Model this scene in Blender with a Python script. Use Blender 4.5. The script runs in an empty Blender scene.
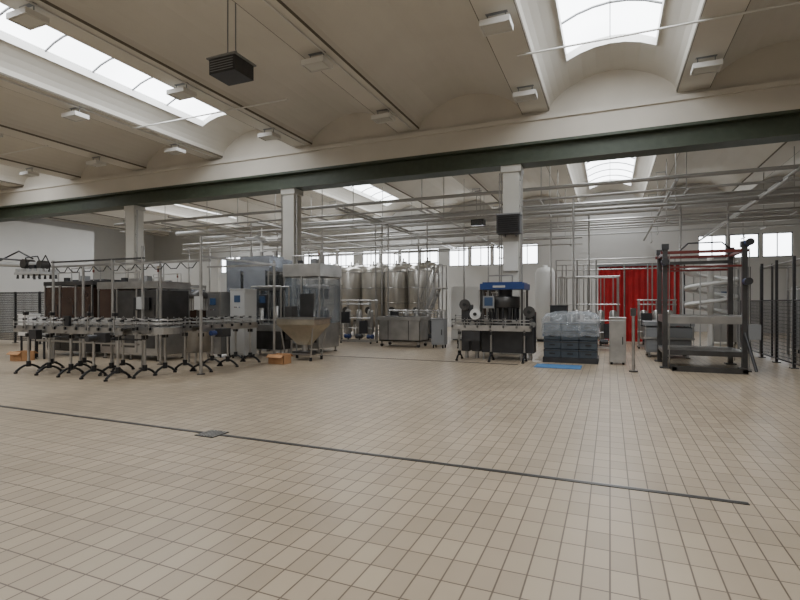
import bpy, math, random
from mathutils import Vector, Matrix
random.seed(7)
scene = bpy.context.scene
H = 1.6

# ---------------------------------------------------------------- materials
def principled(name, col, rough=0.5, metal=0.0, alpha=1.0, emis=None, estr=0.0, noise=0.0, nscale=6.0, spec=0.5):
    m = bpy.data.materials.new(name); m.use_nodes = True
    nt = m.node_tree; b = nt.nodes["Principled BSDF"]
    b.inputs["Base Color"].default_value = (*col, 1)
    b.inputs["Roughness"].default_value = rough
    b.inputs["Metallic"].default_value = metal
    b.inputs["Alpha"].default_value = alpha
    b.inputs["Specular IOR Level"].default_value = spec
    if emis:
        b.inputs["Emission Color"].default_value = (*emis, 1)
        b.inputs["Emission Strength"].default_value = estr
    if noise > 0:
        tc = nt.nodes.new("ShaderNodeTexCoord")
        n = nt.nodes.new("ShaderNodeTexNoise"); n.inputs["Scale"].default_value = nscale
        n.inputs["Detail"].default_value = 4
        nt.links.new(tc.outputs["Object"], n.inputs["Vector"])
        r = nt.nodes.new("ShaderNodeValToRGB")
        r.color_ramp.elements[0].position = 0.3; r.color_ramp.elements[1].position = 0.7
        r.color_ramp.elements[0].color = (*[c*(1-noise) for c in col], 1)
        r.color_ramp.elements[1].color = (*[min(1, c*(1+noise)) for c in col], 1)
        nt.links.new(n.outputs["Fac"], r.inputs["Fac"])
        nt.links.new(r.outputs["Color"], b.inputs["Base Color"])
    return m

STEEL = principled("stainless_steel", (0.42, 0.41, 0.395), 0.30, 0.85, noise=0.2, nscale=2.5)
STEEL_D = principled("dark_steel", (0.085, 0.082, 0.08), 0.38, 0.7, noise=0.2, nscale=3)
STEEL_B = principled("bluish_steel", (0.36, 0.39, 0.44), 0.26, 0.75, noise=0.2, nscale=2)
TANK = principled("tank_steel", (0.62, 0.595, 0.55), 0.30, 0.8, noise=0.1, nscale=2)
GALV = principled("galvanised_pipe", (0.38, 0.37, 0.35), 0.45, 0.4)
BLACK = principled("black_plastic", (0.012, 0.012, 0.013), 0.45)
CHAR = principled("charcoal_paint", (0.028, 0.028, 0.030), 0.4, noise=0.2)
GREYP = principled("grey_paint", (0.22, 0.225, 0.23), 0.5)
LGREY = principled("light_grey_paint", (0.42, 0.42, 0.41), 0.5)
WHITE = principled("white_paint", (0.70, 0.69, 0.66), 0.5)
BROWN = principled("smoked_panel", (0.050, 0.029, 0.021), 0.16, 0.1, noise=0.3, nscale=1.5)
SMOKE = principled("smoked_glass", (0.06, 0.07, 0.08), 0.08, 0.0, alpha=0.5)
GLASS = principled("clear_guard", (0.30, 0.34, 0.38), 0.06, 0.0, alpha=0.2)
WRAP = principled("stretch_film", (0.55, 0.59, 0.63), 0.10, 0.0, alpha=0.30, noise=0.35, nscale=9)
BLUE = principled("blue_paint", (0.015, 0.045, 0.17), 0.35)
BLUEM = principled("blue_motor", (0.015, 0.035, 0.13), 0.4)
BLUES = principled("blue_sheet", (0.06, 0.19, 0.40), 0.6)
RED = principled("red_pvc", (0.42, 0.012, 0.016), 0.45, noise=0.15, nscale=3)
REDP = principled("red_paint", (0.13, 0.022, 0.018), 0.4)
CARD = principled("cardboard", (0.42, 0.22, 0.10), 0.8, noise=0.1)
SLATE = principled("slate_crate", (0.045, 0.058, 0.072), 0.45, noise=0.15)
YEL = principled("warm_steel_chute", (0.47, 0.42, 0.33), 0.3, 0.8, noise=0.12)
SCREEN = principled("control_screen", (0.03, 0.05, 0.09), 0.15, emis=(0.15, 0.35, 0.8), estr=0.03)
GREEN = principled("green_steel_beam", (0.060, 0.075, 0.050), 0.55, noise=0.1)
CONC = principled("cream_concrete", (0.63, 0.59, 0.52), 0.85, noise=0.05, nscale=0.8)
COLM = principled("column_concrete", (0.56, 0.545, 0.50), 0.8, noise=0.06, nscale=1.5)
PLAST = principled("wall_plaster", (0.60, 0.595, 0.575), 0.85, noise=0.03, nscale=0.7)
LENS = principled("lamp_lens", (0.62, 0.61, 0.56), 0.3)

def emitter(name, col, s):
    m = bpy.data.materials.new(name); m.use_nodes = True
    nt = m.node_tree; nt.nodes.clear()
    o = nt.nodes.new("ShaderNodeOutputMaterial"); e = nt.nodes.new("ShaderNodeEmission")
    tc = nt.nodes.new("ShaderNodeTexCoord"); n = nt.nodes.new("ShaderNodeTexNoise")
    n.inputs["Scale"].default_value = 0.35
    r = nt.nodes.new("ShaderNodeMapRange")
    r.inputs[1].default_value = 0.3; r.inputs[2].default_value = 0.7
    r.inputs[3].default_value = s*0.85; r.inputs[4].default_value = s*1.1
    e.inputs[0].default_value = (*col, 1)
    nt.links.new(tc.outputs["Object"], n.inputs["Vector"]); nt.links.new(n.outputs["Fac"], r.inputs[0])
    nt.links.new(r.outputs[0], e.inputs[1]); nt.links.new(e.outputs[0], o.inputs[0])
    return m
SKYPANE = emitter("skylight_glazing", (0.93, 0.965, 1.0), 8.6)
WINPANE = emitter("window_daylight", (0.92, 0.96, 1.0), 9.0)

def floor_mat():
    m = bpy.data.materials.new("klinker_tile_floor"); m.use_nodes = True
    nt = m.node_tree; b = nt.nodes["Principled BSDF"]; L = nt.links.new
    tc = nt.nodes.new("ShaderNodeTexCoord")
    br = nt.nodes.new("ShaderNodeTexBrick")
    br.offset = 0.0; br.squash = 1.0
    br.inputs["Scale"].default_value = 1.0
    br.inputs["Brick Width"].default_value = 0.15
    br.inputs["Row Height"].default_value = 0.25
    br.inputs["Mortar Size"].default_value = 0.0055
    br.inputs["Mortar Smooth"].default_value = 0.2
    br.inputs["Color1"].default_value = (0.435, 0.353, 0.252, 1)
    br.inputs["Color2"].default_value = (0.36, 0.288, 0.205, 1)
    br.inputs["Mortar"].default_value = (0.125, 0.093, 0.066, 1)
    L(tc.outputs["Object"], br.inputs["Vector"])
    n = nt.nodes.new("ShaderNodeTexNoise"); n.inputs["Scale"].default_value = 0.45; n.inputs["Detail"].default_value = 6
    L(tc.outputs["Object"], n.inputs["Vector"])
    mr = nt.nodes.new("ShaderNodeMapRange"); mr.inputs[1].default_value = .3; mr.inputs[2].default_value = .7
    mr.inputs[3].default_value = .88; mr.inputs[4].default_value = 1.08
    L(n.outputs["Fac"], mr.inputs[0])
    mx = nt.nodes.new("ShaderNodeVectorMath"); mx.operation = 'SCALE'
    L(br.outputs["Color"], mx.inputs[0]); L(mr.outputs[0], mx.inputs["Scale"])
    L(mx.outputs[0], b.inputs["Base Color"])
    rr = nt.nodes.new("ShaderNodeMapRange"); rr.inputs[3].default_value = .25; rr.inputs[4].default_value = .48
    L(n.outputs["Fac"], rr.inputs[0]); L(rr.outputs[0], b.inputs["Roughness"])
    bp = nt.nodes.new("ShaderNodeBump"); bp.inputs["Strength"].default_value = 0.25; bp.inputs["Distance"].default_value = 0.003
    bp.invert = True
    L(br.outputs["Fac"], bp.inputs["Height"]); L(bp.outputs[0], b.inputs["Normal"])
    return m
FLOOR = floor_mat()

P = 4.2          # vault period
JW = 1.70        # half width of a vault at its springing joint
def ceil_mat():
    m = bpy.data.materials.new("ceiling_vault_concrete"); m.use_nodes = True
    nt = m.node_tree; b = nt.nodes["Principled BSDF"]; L = nt.links.new
    b.inputs["Roughness"].default_value = 0.9
    tc = nt.nodes.new("ShaderNodeTexCoord"); sp = nt.nodes.new("ShaderNodeSeparateXYZ")
    L(tc.outputs["Object"], sp.inputs[0])
    def math_(op, a, bb=None):
        k = nt.nodes.new("ShaderNodeMath"); k.operation = op
        for i, v in enumerate((a, bb)):
            if v is None: continue
            if isinstance(v, (int, float)): k.inputs[i].default_value = v
            else: L(v, k.inputs[i])
        return k.outputs[0]
    q = math_('ADD', sp.outputs[0], 100*P + P/2)
    q = math_('MODULO', q, P)
    q = math_('SUBTRACT', q, P/2)
    q = math_('ABSOLUTE', q)
    d = math_('ABSOLUTE', math_('SUBTRACT', q, JW))
    line = math_('LESS_THAN', d, 0.015)
    n = nt.nodes.new("ShaderNodeTexNoise"); n.inputs["Scale"].default_value = 0.5; n.inputs["Detail"].default_value = 5
    L(tc.outputs["Object"], n.inputs["Vector"])
    r = nt.nodes.new("ShaderNodeValToRGB")
    r.color_ramp.elements[0].color = (0.67, 0.64, 0.575, 1); r.color_ramp.elements[1].color = (0.74, 0.71, 0.645, 1)
    r.color_ramp.elements[0].position = .3; r.color_ramp.elements[1].position = .7
    L(n.outputs["Fac"], r.inputs[0])
    mx = nt.nodes.new("ShaderNodeMixRGB"); mx.inputs[2].default_value = (0.16, 0.14, 0.11, 1)
    L(line, mx.inputs[0]); L(r.outputs[0], mx.inputs[1]); L(mx.outputs[0], b.inputs["Base Color"])
    return m
CEIL = ceil_mat()

# ---------------------------------------------------------------- mesh builder
class B:
    def __init__(s, name):
        s.name = name; s.v = []; s.f = []; s.m = []; s.sm = []; s.mats = []
    def mi(s, mat):
        if mat not in s.mats: s.mats.append(mat)
        return s.mats.index(mat)
    def add(s, vs, fs, mat, smooth=False):
        o = len(s.v); s.v += [tuple(v) for v in vs]; k = s.mi(mat)
        for f in fs:
            s.f.append([i+o for i in f]); s.m.append(k); s.sm.append(smooth)
    def box(s, c, d, mat, rz=0.0, rx=0.0, ry=0.0):
        M = Matrix.Rotation(rz, 3, 'Z') @ Matrix.Rotation(ry, 3, 'Y') @ Matrix.Rotation(rx, 3, 'X')
        vs = []
        for x in (-.5, .5):
            for y in (-.5, .5):
                for z in (-.5, .5):
                    vs.append(Vector(c) + M @ Vector((x*d[0], y*d[1], z*d[2])))
        s.add(vs, [(0,1,3,2),(4,6,7,5),(0,4,5,1),(2,3,7,6),(0,2,6,4),(1,5,7,3)], mat)
    def bb(s, x0, x1, y0, y1, z0, z1, mat):
        s.box(((x0+x1)/2, (y0+y1)/2, (z0+z1)/2), (abs(x1-x0), abs(y1-y0), abs(z1-z0)), mat)
    def cyl(s, p0, p1, r, mat, n=10, r2=None):
        p0 = Vector(p0); p1 = Vector(p1); r2 = r if r2 is None else r2
        a = (p1-p0)
        if a.length < 1e-6: return
        a.normalize()
        t = Vector((0,0,1)) if abs(a.z) < .9 else Vector((1,0,0))
        u = a.cross(t).normalized(); w = a.cross(u)
        vs = []
        for i in range(n):
            an = 2*math.pi*i/n; e = u*math.cos(an)+w*math.sin(an)
            vs += [p0+e*r, p1+e*r2]
        s.add(vs, [(2*i, 2*i+1, (2*i+3) % (2*n), (2*i+2) % (2*n)) for i in range(n)], mat, True)
        s.add([vs[2*i] for i in range(n)], [tuple(range(n))], mat)
        s.add([vs[2*i+1] for i in range(n)], [tuple(reversed(range(n)))], mat)
    def path(s, pts, r, mat, n=8):
        for a, b in zip(pts, pts[1:]): s.cyl(a, b, r, mat, n)
    def lathe(s, cx, cy, prof, mat, n=28):
        vs = []; fs = []
        for r, z in prof:
            for i in range(n):
                an = 2*math.pi*i/n; vs.append((cx+r*math.cos(an), cy+r*math.sin(an), z))
        for j in range(len(prof)-1):
            for i in range(n):
                fs.append((j*n+i, j*n+(i+1) % n, (j+1)*n+(i+1) % n, (j+1)*n+i))
        s.add(vs, fs, mat, True)
    def done(s, bevel=0.0, recenter=True):
        me = bpy.data.meshes.new(s.name)
        xs = [v[0] for v in s.v]; ys = [v[1] for v in s.v]; zs = [v[2] for v in s.v]
        o = ((min(xs)+max(xs))/2, (min(ys)+max(ys))/2, min(zs)) if recenter else (0, 0, 0)
        me.from_pydata([(v[0]-o[0], v[1]-o[1], v[2]-o[2]) for v in s.v], [], s.f)
        for m in s.mats: me.materials.append(m)
        me.polygons.foreach_set("material_index", s.m)
        me.polygons.foreach_set("use_smooth", s.sm)
        me.update()
        ob = bpy.data.objects.new(s.name, me); ob.location = o
        scene.collection.objects.link(ob)
        if bevel:
            bm = ob.modifiers.new("bevel", 'BEVEL'); bm.width = bevel; bm.segments = 1; bm.limit_method = 'ANGLE'
        return ob

XL, XR, YF, YB = -37.0, 10.8, -12.0, 32.2
BY0, BY1 = 15.7, 16.2          # main cross beam
# ---------------------------------------------------------------- room
b = B("floor"); b.bb(XL-.3, XR+.3, YF-.3, YB+.3, -.2, 0, FLOOR); b.done(recenter=False)
b = B("wall_left"); b.bb(XL-.3, XL, YF, YB, 0, 8.8, PLAST); b.done()
b = B("wall_right"); b.bb(XR, XR+.3, YF, YB, 0, 8.8, PLAST); b.done()
b = B("wall_front"); b.bb(XL-.3, XR+.3, YF-.3, YF, 0, 8.8, PLAST); b.done()

wins = []
x = -29.5; c = 0
while x < 9.2:
    w = 1.35
    wins.append((x, x+w)); x += w+0.14; c += 1
    if c % 4 == 0: x += 0.55
wins = [w for w in wins if not (-2.9 < w[0] < 3.7 or -2.9 < w[1] < 3.7) and w[1] < 10.6]
Z0, Z1 = 4.05, 5.35
b = B("wall_back")
b.bb(XL, XR, YB, YB+.3, 0, Z0, PLAST); b.bb(XL, XR, YB, YB+.3, Z1, 8.8, PLAST)
cur = XL
for a, c in wins:
    b.bb(cur, a, YB, YB+.3, Z0, Z1, PLAST); cur = c
b.bb(cur, XR, YB, YB+.3, Z0, Z1, PLAST)
b.done()
for i, (a, c) in enumerate(wins):
    w = B("window_%d" % (i+1))
    w.bb(a, c, YB+.10, YB+.14, Z0, Z1, WINPANE)
    for xx in (a+.03, c-.03, (a+c)/2): w.bb(xx-.025, xx+.025, YB+.04, YB+.10, Z0, Z1, GREYP)
    for zz in (Z0+.03, Z1-.03): w.bb(a, c, YB+.04, YB+.10, zz-.03, zz+.03, GREYP)
    w.done()

RIBZ = 7.42
def vz(sx):
    a = abs(sx)
    if a >= JW: return RIBZ
    return RIBZ + 0.05 + 0.86*math.sin(math.pi/2*(1-(a/JW)))**0.62
offs = [-2.1, -1.9, -1.70, -1.65, -1.55, -1.4, -1.24, -1.08, -.72, -.36, 0, .36, .72, 1.08, 1.24, 1.4, 1.55, 1.65, 1.70, 1.9]
SKY = (0, -3, -6)
SKA = (-11, 14.0); SKB = (17.5, 30.3)
UP = 0.18
def build_ceiling(name, y0, y1, s0, s1):
    b = B(name)
    for k in range(-9, 3):
        cx = k*P
        xs = offs + [2.1]
        for a, c in zip(xs, xs[1:]):
            x0, x1 = cx+a, cx+c
            if x0 < XL-.6 or x1 > XR+.8: continue
            segs = [(y0, y1)]
            if k in SKY and a >= -1.09 and c <= 1.09: segs = [(y0, s0), (s1, y1)]
            za, zc = vz(a), vz(c)
            for p, q in segs:
                if q-p > .01:
                    b.add([(x0, p, za), (x1, p, zc), (x1, q, zc), (x0, q, za)], [(0, 3, 2, 1)], CEIL, False)
    for k in SKY:
        cx = k*P
        pts = [-1.08, -.72, -.36, 0, .36, .72, 1.08]
        for a, c in zip(pts, pts[1:]):
            b.add([(cx+a, s0, vz(a)+UP), (cx+c, s0, vz(c)+UP), (cx+c, s1, vz(c)+UP), (cx+a, s1, vz(a)+UP)], [(0, 3, 2, 1)], SKYPANE)
        for sx in (-1.08, 1.08):
            b.bb(cx+sx-.02, cx+sx+.02, s0, s1, vz(sx)-.04, vz(sx)+UP, WHITE)
        for yy in (s0, s1):
            for a, c in zip(pts, pts[1:]):
                b.add([(cx+a, yy, vz(a)-.02), (cx+c, yy, vz(c)-.02), (cx+c, yy, vz(c)+UP), (cx+a, yy, vz(a)+UP)], [(0, 1, 2, 3)], WHITE)
        y = s0+1.3
        while y < s1-.3:
            for a, c in zip(pts, pts[1:]):
                b.cyl((cx+a, y, vz(a)+UP-.03), (cx+c, y, vz(c)+UP-.03), .028, GREYP, 6)
            y += 1.3
        b.cyl((cx, s0, vz(0)+UP-.04), (cx, s1, vz(0)+UP-.04), .012, GREYP, 6)
    return b.done(recenter=False)
build_ceiling("ceiling", YF-.3, BY0+.05, *SKA)
build_ceiling("ceiling", BY1-.05, YB+.3, *SKB)
b = B("roof_slab"); b.bb(XL-.3, XR+1, YF-.3, YB+.3, 9.0, 9.1, GREYP); b.done()

b = B("beam_concrete")
b.bb(XL, XR, BY0, BY1, 6.52, 8.8, CONC)
b.bb(XL, XR, BY0-.09, BY0, 6.52, 7.25, CONC)
b.bb(XL, XR, BY0-.16, BY0-.09, 7.14, 7.28, CONC)
b.done()
b = B("beam_steel")
b.bb(XL, XR, BY0+.12, BY1-.12, 5.97, 6.46, GREEN)
b.bb(XL, XR, BY0-.10, BY1+.06, 5.89, 5.97, GREEN)
b.bb(XL, XR, BY0-.10, BY1+.06, 6.44, 6.52, GREEN)
b.done()
for cx in (5.5, -2.85, -11.15, -19.5, -36.2):
    b = B("column")
    b.bb(cx-.25, cx+.25, BY0, BY1, 0, 5.89, COLM)
    b.bb(cx-.31, cx+.31, BY0-.05, BY1+.05, 5.68, 5.89, COLM)
    b.cyl((cx+.32, BY0+.1, 0.0), (cx+.32, BY0+.1, 5.7), .035, GALV)
    b.cyl((cx-.31, BY0+.1, 0.0), (cx-.31, BY0+.1, 5.7), .022, GALV)
    b.cyl((cx-.37, BY0+.1, 0.0), (cx-.37, BY0+.1, 5.7), .022, GALV)
    for i in range(7): b.bb(cx-.40, cx+.36, BY0+.05, BY0+.09, .6+i*.8, .63+i*.8, GALV)
    b.done(bevel=.015)
b = B("wall_partition"); b.bb(-34.8, -30, BY1+.1, 21.6, 0, 6.1, PLAST); b.done()
b = B("wall_partition_low"); b.bb(-30, -21.1, 22.8, 23.0, 0, 4.2, PLAST)
b.bb(-25.5, -24.3, 22.77, 22.8, 0, 2.3, LGREY); b.done()

b = B("drain_channel_1"); b.bb(-13, 1.02, 4.725, 4.765, 0.0, 0.004, STEEL_D)  # steel slot drain in the floor, with a square grated drain box
b.bb(-13, 1.02, 4.714, 4.722, 0.0, 0.006, STEEL_D); b.bb(-13, 1.02, 4.768, 4.776, 0.0, 0.006, STEEL)
b.bb(-4.62, -4.34, 4.60, 4.88, 0.0, 0.008, STEEL_D)
for i in range(6): b.bb(-4.60+i*.045, -4.58+i*.045, 4.62, 4.86, 0.008, 0.012, STEEL)
b.done()
b = B("drain_channel_2"); b.bb(-8.2, -2.2, 13.1, 13.17, 0, .006, STEEL_D); b.done()  # second drain line, a dark steel strip across the floor

def lamp():
    b = B("ceiling_lamp")
    b.bb(-.28, .28, -.20, .20, .05, .14, WHITE)
    b.bb(-.24, .24, -.16, .16, .03, .05, LENS)
    b.bb(-.30, .30, -.22, -.20, .02, .14, WHITE); b.bb(-.30, .30, .20, .22, .02, .14, WHITE)
    b.bb(-.30, -.28, -.22, .22, .02, .14, WHITE); b.bb(.28, .30, -.22, .22, .02, .14, WHITE)
    b.cyl((-.18, 0, .14), (-.18, 0, .33), .012, GREYP); b.cyl((.18, 0, .14), (.18, 0, .33), .012, GREYP)
    b.bb(-.22, .22, -.04, .04, .325, .335, GREYP)
    return b.done(recenter=False)
L0 = lamp(); first = True
for k in range(-8, 2):
    for yy in (-1.2, 2.4, 6.2, 10.0, 13.7, 20.5, 25.0, 30.0):
        if yy > 16 and k % 2: continue
        o = L0 if first else bpy.data.objects.new("ceiling_lamp", L0.data)
        if not first: scene.collection.objects.link(o)
        first = False
        o.location = (k*P+2.1, yy, RIBZ-.335)

for (hx, hy, hz) in ((-7.05, 8.0, 6.15), (-6.3, 25.5, 5.6)):
    b = B("hanging_air_heater")
    top = vz(((hx+P/2) % P)-P/2)
    b.bb(hx-.32, hx+.32, hy-.28, hy+.28, hz, hz+.30, CHAR)
    for i in range(5): b.box((hx, hy-.29, hz+.05+i*.05), (.56, .02, .014), GREYP, rx=.5)
    b.bb(hx-.36, hx+.36, hy-.32, hy+.32, hz+.30, hz+.33, GREYP)
    b.path([(hx-.2, hy, hz+.33), (hx-.1, hy, hz+.55), (hx-.1, hy, top)], .013, GREYP)
    b.path([(hx+.2, hy, hz+.33), (hx+.1, hy, hz+.55), (hx+.1, hy, top)], .013, GREYP)
    b.bb(hx-.18, hx+.18, hy-.05, hy+.05, top-.03, top, GREYP)
    b.done()

b = B("ceiling_conduit")
for (x0, x1, yy) in ((-2.0, 3.6, 11.8), (-14.6, -8.4, 11.8), (-28.8, -19, 11.9)):
    b.cyl((x0, yy, 7.36), (x1, yy, 7.36), .022, WHITE, 6)
for xx in (-6.1, -10.3, -14.5):
    b.cyl((xx, 1.0, 7.39), (xx, 15.5, 7.39), .02, WHITE, 6)
b.done()

# overhead process pipework of the rear hall
b = B("overhead_pipework")
for (yy, z, r, x0, x1, m) in ((16.9, 5.35, .06, -22, 10, GALV), (17.2, 5.05, .04, -22, 10, GALV), (17.2, 4.6, .035, -18, -3.5, STEEL),
        (19.5, 5.0, .06, -17, 10, GALV), (19.8, 5.3, .035, -17, 10, STEEL), (19.8, 4.65, .03, -17, 10, STEEL), (22.5, 5.75, .12, -24, 10, LGREY),
        (23.0, 5.15, .05, -24, 10, STEEL), (23.0, 4.85, .04, -24, 10, GALV), (26.5, 6.1, .17, -26, 10, LGREY), (27, 5.55, .06, -26, 10, GALV),
        (30.5, 6.2, .10, -26, 10, GALV), (30.5, 5.8, .06, -26, 10, GALV), (30.5, 5.5, .05, -26, 10, LGREY),
        (18.3, 4.15, .035, -14, -4, STEEL), (18.5, 3.9, .03, -14, -4, STEEL), (18.4, 3.6, .025, -12, -5, STEEL),
        (17.2, 4.1, .04, -18, -11.3, STEEL), (17.2, 3.85, .03, -18, -11.3, GALV), (21.0, 4.2, .04, -14, -1, STEEL), (21.0, 3.95, .03, -14, -1, STEEL)):
    b.cyl((x0, yy, z), (x1, yy, z), r, m, 10)
for i in range(-5, 3):
    xx = i*P+2.1
    for yy in (17.05, 19.65, 22.75, 26.75, 30.5):
        b.cyl((xx, yy, 4.9), (xx, yy, RIBZ-.01), .016, GALV, 6)
        b.box((xx, yy, 4.93), (.05, .8, .05), GALV)
for (xx, z, r) in ((-18.6, 5.2, .05), (-18.2, 5.45, .04), (-13.3, 4.9, .04), (-9.6, 5.2, .05), (-9.3, 5.2, .05), (-6.0, 4.9, .04), (1.8, 5.2, .05), (4.5, 5.0, .05), (4.8, 5.3, .05)):
    b.cyl((xx, 16.6, z), (xx, 31.8, z), r, GALV, 8)
for (xx, yy, z1) in ((-9.45, 19.75, 5.0), (-9.15, 19.75, 5.2), (-8.85, 19.75, 5.0), (-14.1, 17.2, 5.0), (-6.9, 19.3, 5.0), (-1.1, 17.2, 5.0),
                         (-.75, 20.6, 5), (-4.6, 20.3, 4.8), (3.7, 20.0, 5.0), (-12.9, 17.4, 4.6), (-2.1, 20.0, 4.8), (-3.6, 19.8, 5.0),
                         (-6.9, 18.3, 4.15), (-10.6, 17.2, 4.6), (-5.1, 18.4, 4.1), (-12.0, 18.4, 3.9), (2.4, 21, 5.2), (-15.2, 17.2, 4.1), (-16.4, 17.2, 4.1), (-17.6, 17.2, 4.1)):
    b.cyl((xx, yy, 0.0), (xx, yy, z1), .035, STEEL, 8)
b.done()

b = B("column_air_heater")
b.bb(-3.2, -2.5, 15.22, 15.64, 3.72, 4.28, CHAR)
for i in range(8): b.box((-2.85, 15.21, 3.78+i*.063), (.6, .02, .022), BLACK, rx=.5)
b.bb(-3.22, -2.48, 15.20, 15.64, 4.28, 4.32, GREYP)
b.bb(-3.05, -3.0, 15.5, 15.70, 3.66, 3.72, GREYP); b.bb(-2.7, -2.65, 15.5, 15.70, 3.66, 3.72, GREYP)
b.bb(-3.06, -2.62, 15.6, 15.695, 2.6, 3.5, WHITE)
b.done()

# ---------------------------------------------------------------- machines
def foot(b, x, y, z, ang, mat=BLACK, w=.5):
    dx, dy = math.cos(ang), math.sin(ang)
    b.cyl((x, y, .14), (x, y, z), .028, STEEL, 8)
    pts = []
    for i in range(7):
        t = -1+i/3
        pts.append((x+dx*t*w/2, y+dy*t*w/2, .175-.135*t*t))
    b.path(pts, .026, mat, 6)
    for t in (-1, 1):
        b.cyl((x+dx*t*w/2, y+dy*t*w/2, 0), (x+dx*t*w/2, y+dy*t*w/2, .035), .04, mat, 8)
    b.cyl((x, y, .13), (x, y, .26), .05, mat, 8)

def conveyor(b, p0, p1, w=.22, z=1.05, step=1.0, rails=True, feet=True):
    p0 = Vector(p0); p1 = Vector(p1); d = p1-p0; Ln = d.length; a = math.atan2(d.y, d.x); u = d.normalized(); nrm = Vector((-u.y, u.x))
    c = (p0+p1)/2
    b.box((c.x, c.y, z-.015), (Ln, w*.8, .02), STEEL_D, rz=a)
    for s in (-1, 1):
        q = c+nrm*s*w/2
        b.box((q.x, q.y, z-.07), (Ln, .02, .15), STEEL, rz=a)
        if rails:
            for zz in (.07, .15):
                q = c+nrm*s*(w/2-.02)
                b.cyl((q.x-u.x*Ln/2, q.y-u.y*Ln/2, z+zz), (q.x+u.x*Ln/2, q.y+u.y*Ln/2, z+zz), .011, STEEL, 6)
    n = max(2, int(Ln/step)+1)
    for i in range(n):
        t = .08+.84*i/(n-1)
        q = p0+d*t
        if feet: foot(b, q.x, q.y, z-.13, a+math.pi/2, w=.55)
        b.box((q.x, q.y, z-.13), (.06, w+.02, .04), STEEL, rz=a)
        b.box((q.x, q.y, z-.22), (.05, w*.6, .08), CHAR, rz=a)
    if rails:
        m = int(Ln/.35)
        for i in range(m+1):
            q = p0+d*(i/m)
            for s in (-1, 1):
                r = q+nrm*s*(w/2+.045)
                b.cyl((r.x, r.y, z-.08), (r.x, r.y, z+.20), .009, STEEL, 6)
                b.box((r.x-nrm.x*s*.03, r.y-nrm.y*s*.03, z+.15), (.035, .08, .035), BLACK, rz=a)
                b.box((r.x-nrm.x*s*.02, r.y-nrm.y*s*.02, z-.03), (.04, .05, .06), BLACK, rz=a)

def arc_bed(b, cx, cy, R, w, a0, a1, z):
    n = 12; vs = []; fs = []
    for i in range(n+1):
        a = a0+(a1-a0)*i/n
        for r in (R-w/2, R+w/2):
            for zz in (z-.15, z-.005): vs.append((cx+r*math.cos(a), cy+r*math.sin(a), zz))
    for i in range(n):
        o = i*4; p = o+4
        fs += [(o+1, p+1, p+3, o+3), (o, o+2, p+2, p), (o, p, p+1, o+1), (o+2, o+3, p+3, p+2)]
    b.add(vs, fs, STEEL)
    for r in (R-w/2, R+w/2):
        for zz in (.07, .15):
            b.path([(cx+r*math.cos(a0+(a1-a0)*i/n), cy+r*math.sin(a0+(a1-a0)*i/n), z+zz) for i in range(n+1)], .011, STEEL, 6)

b = B("bottle_conveyor")
conveyor(b, (-12.7, 7.35), (-9.2, 7.35), z=1.08, step=.85)
conveyor(b, (-12.7, 7.85), (-9.0, 7.85), z=1.08, step=1.2)
conveyor(b, (-12.2, 8.35), (-9.0, 8.35), z=1.08, step=1.1)
arc_bed(b, -12.7, 7.60, .25, .22, math.pi/2, 1.5*math.pi, 1.08)
arc_bed(b, -9.0, 8.10, .25, .22, -math.pi/2, math.pi/2, 1.08)
b.bb(-9.9, -9.55, 7.12, 7.24, .78, .98, CHAR); b.cyl((-9.75, 7.06, .88), (-9.75, 6.86, .88), .07, CHAR)
b.bb(-12.0, -11.75, 7.1, 7.24, .8, 1.0, CHAR)
b.bb(-11.0, -10.8, 7.2, 7.26, 1.1, 1.32, BLACK)
for xx in (-12.3, -11.4, -10.2, -9.4):
    b.cyl((xx, 7.2, 1.0), (xx, 7.2, 1.42), .012, STEEL); b.box((xx, 7.22, 1.36), (.07, .09, .07), BLACK)
for i in range(3): b.cyl((-12.6, 7.5+i*.1, .82), (-9.1, 7.5+i*.1, .82), .012, BLACK, 6)
b.bb(-12.5, -9.2, 7.56, 7.64, .70, .74, STEEL)
b.done()

b = B("bottle_conveyor")
conveyor(b, (-8.75, 8.75), (-9.0, 11.1), z=1.08, step=.8)
conveyor(b, (-9.25, 8.75), (-9.5, 11.1), z=1.08, step=1.1)
b.bb(-8.6, -8.4, 9.2, 9.5, .8, 1.0, CHAR)
b.cyl((-8.5, 9.1, .9), (-8.5, 8.95, .9), .06, BLUEM)
b.done()

b = B("cable_gantry")
for (xx, yy, z) in ((-13.9, 8.85, 2.75), (-12.7, 8.85, 2.6), (-11.6, 8.85, 2.7), (-10.55, 8.85, 3.0), (-8.45, 8.6, 3.1), (-8.45, 11.25, 2.75), (-10.8, 9.6, 2.7)):
    b.cyl((xx, yy, 0), (xx, yy, z), .035, STEEL); b.cyl((xx, yy, 0), (xx, yy, .02), .09, STEEL_D)
b.bb(-13.95, -8.42, 8.82, 8.88, 2.55, 2.60, STEEL); b.bb(-13.95, -10.5, 8.82, 8.88, 2.68, 2.72, STEEL_D)
b.bb(-8.48, -8.42, 8.6, 11.3, 2.62, 2.67, STEEL); b.bb(-10.83, -10.77, 8.8, 9.6, 2.62, 2.67, STEEL)
b.bb(-10.8, -8.42, 11.22, 11.28, 2.62, 2.67, STEEL)
b.bb(-8.54, -8.36, 8.49, 8.57, 1.45, 1.75, LGREY); b.bb(-10.64, -10.46, 8.74, 8.82, 1.45, 1.75, LGREY)
for i in range(10):   # drooping cables under the tray
    xx = -13.8+i*.5
    b.path([(xx, 8.85, 2.55), (xx+.15, 8.87, 2.42), (xx+.33, 8.87, 2.42), (xx+.48, 8.85, 2.55)], .012, BLACK, 6)
b.done()

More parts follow.
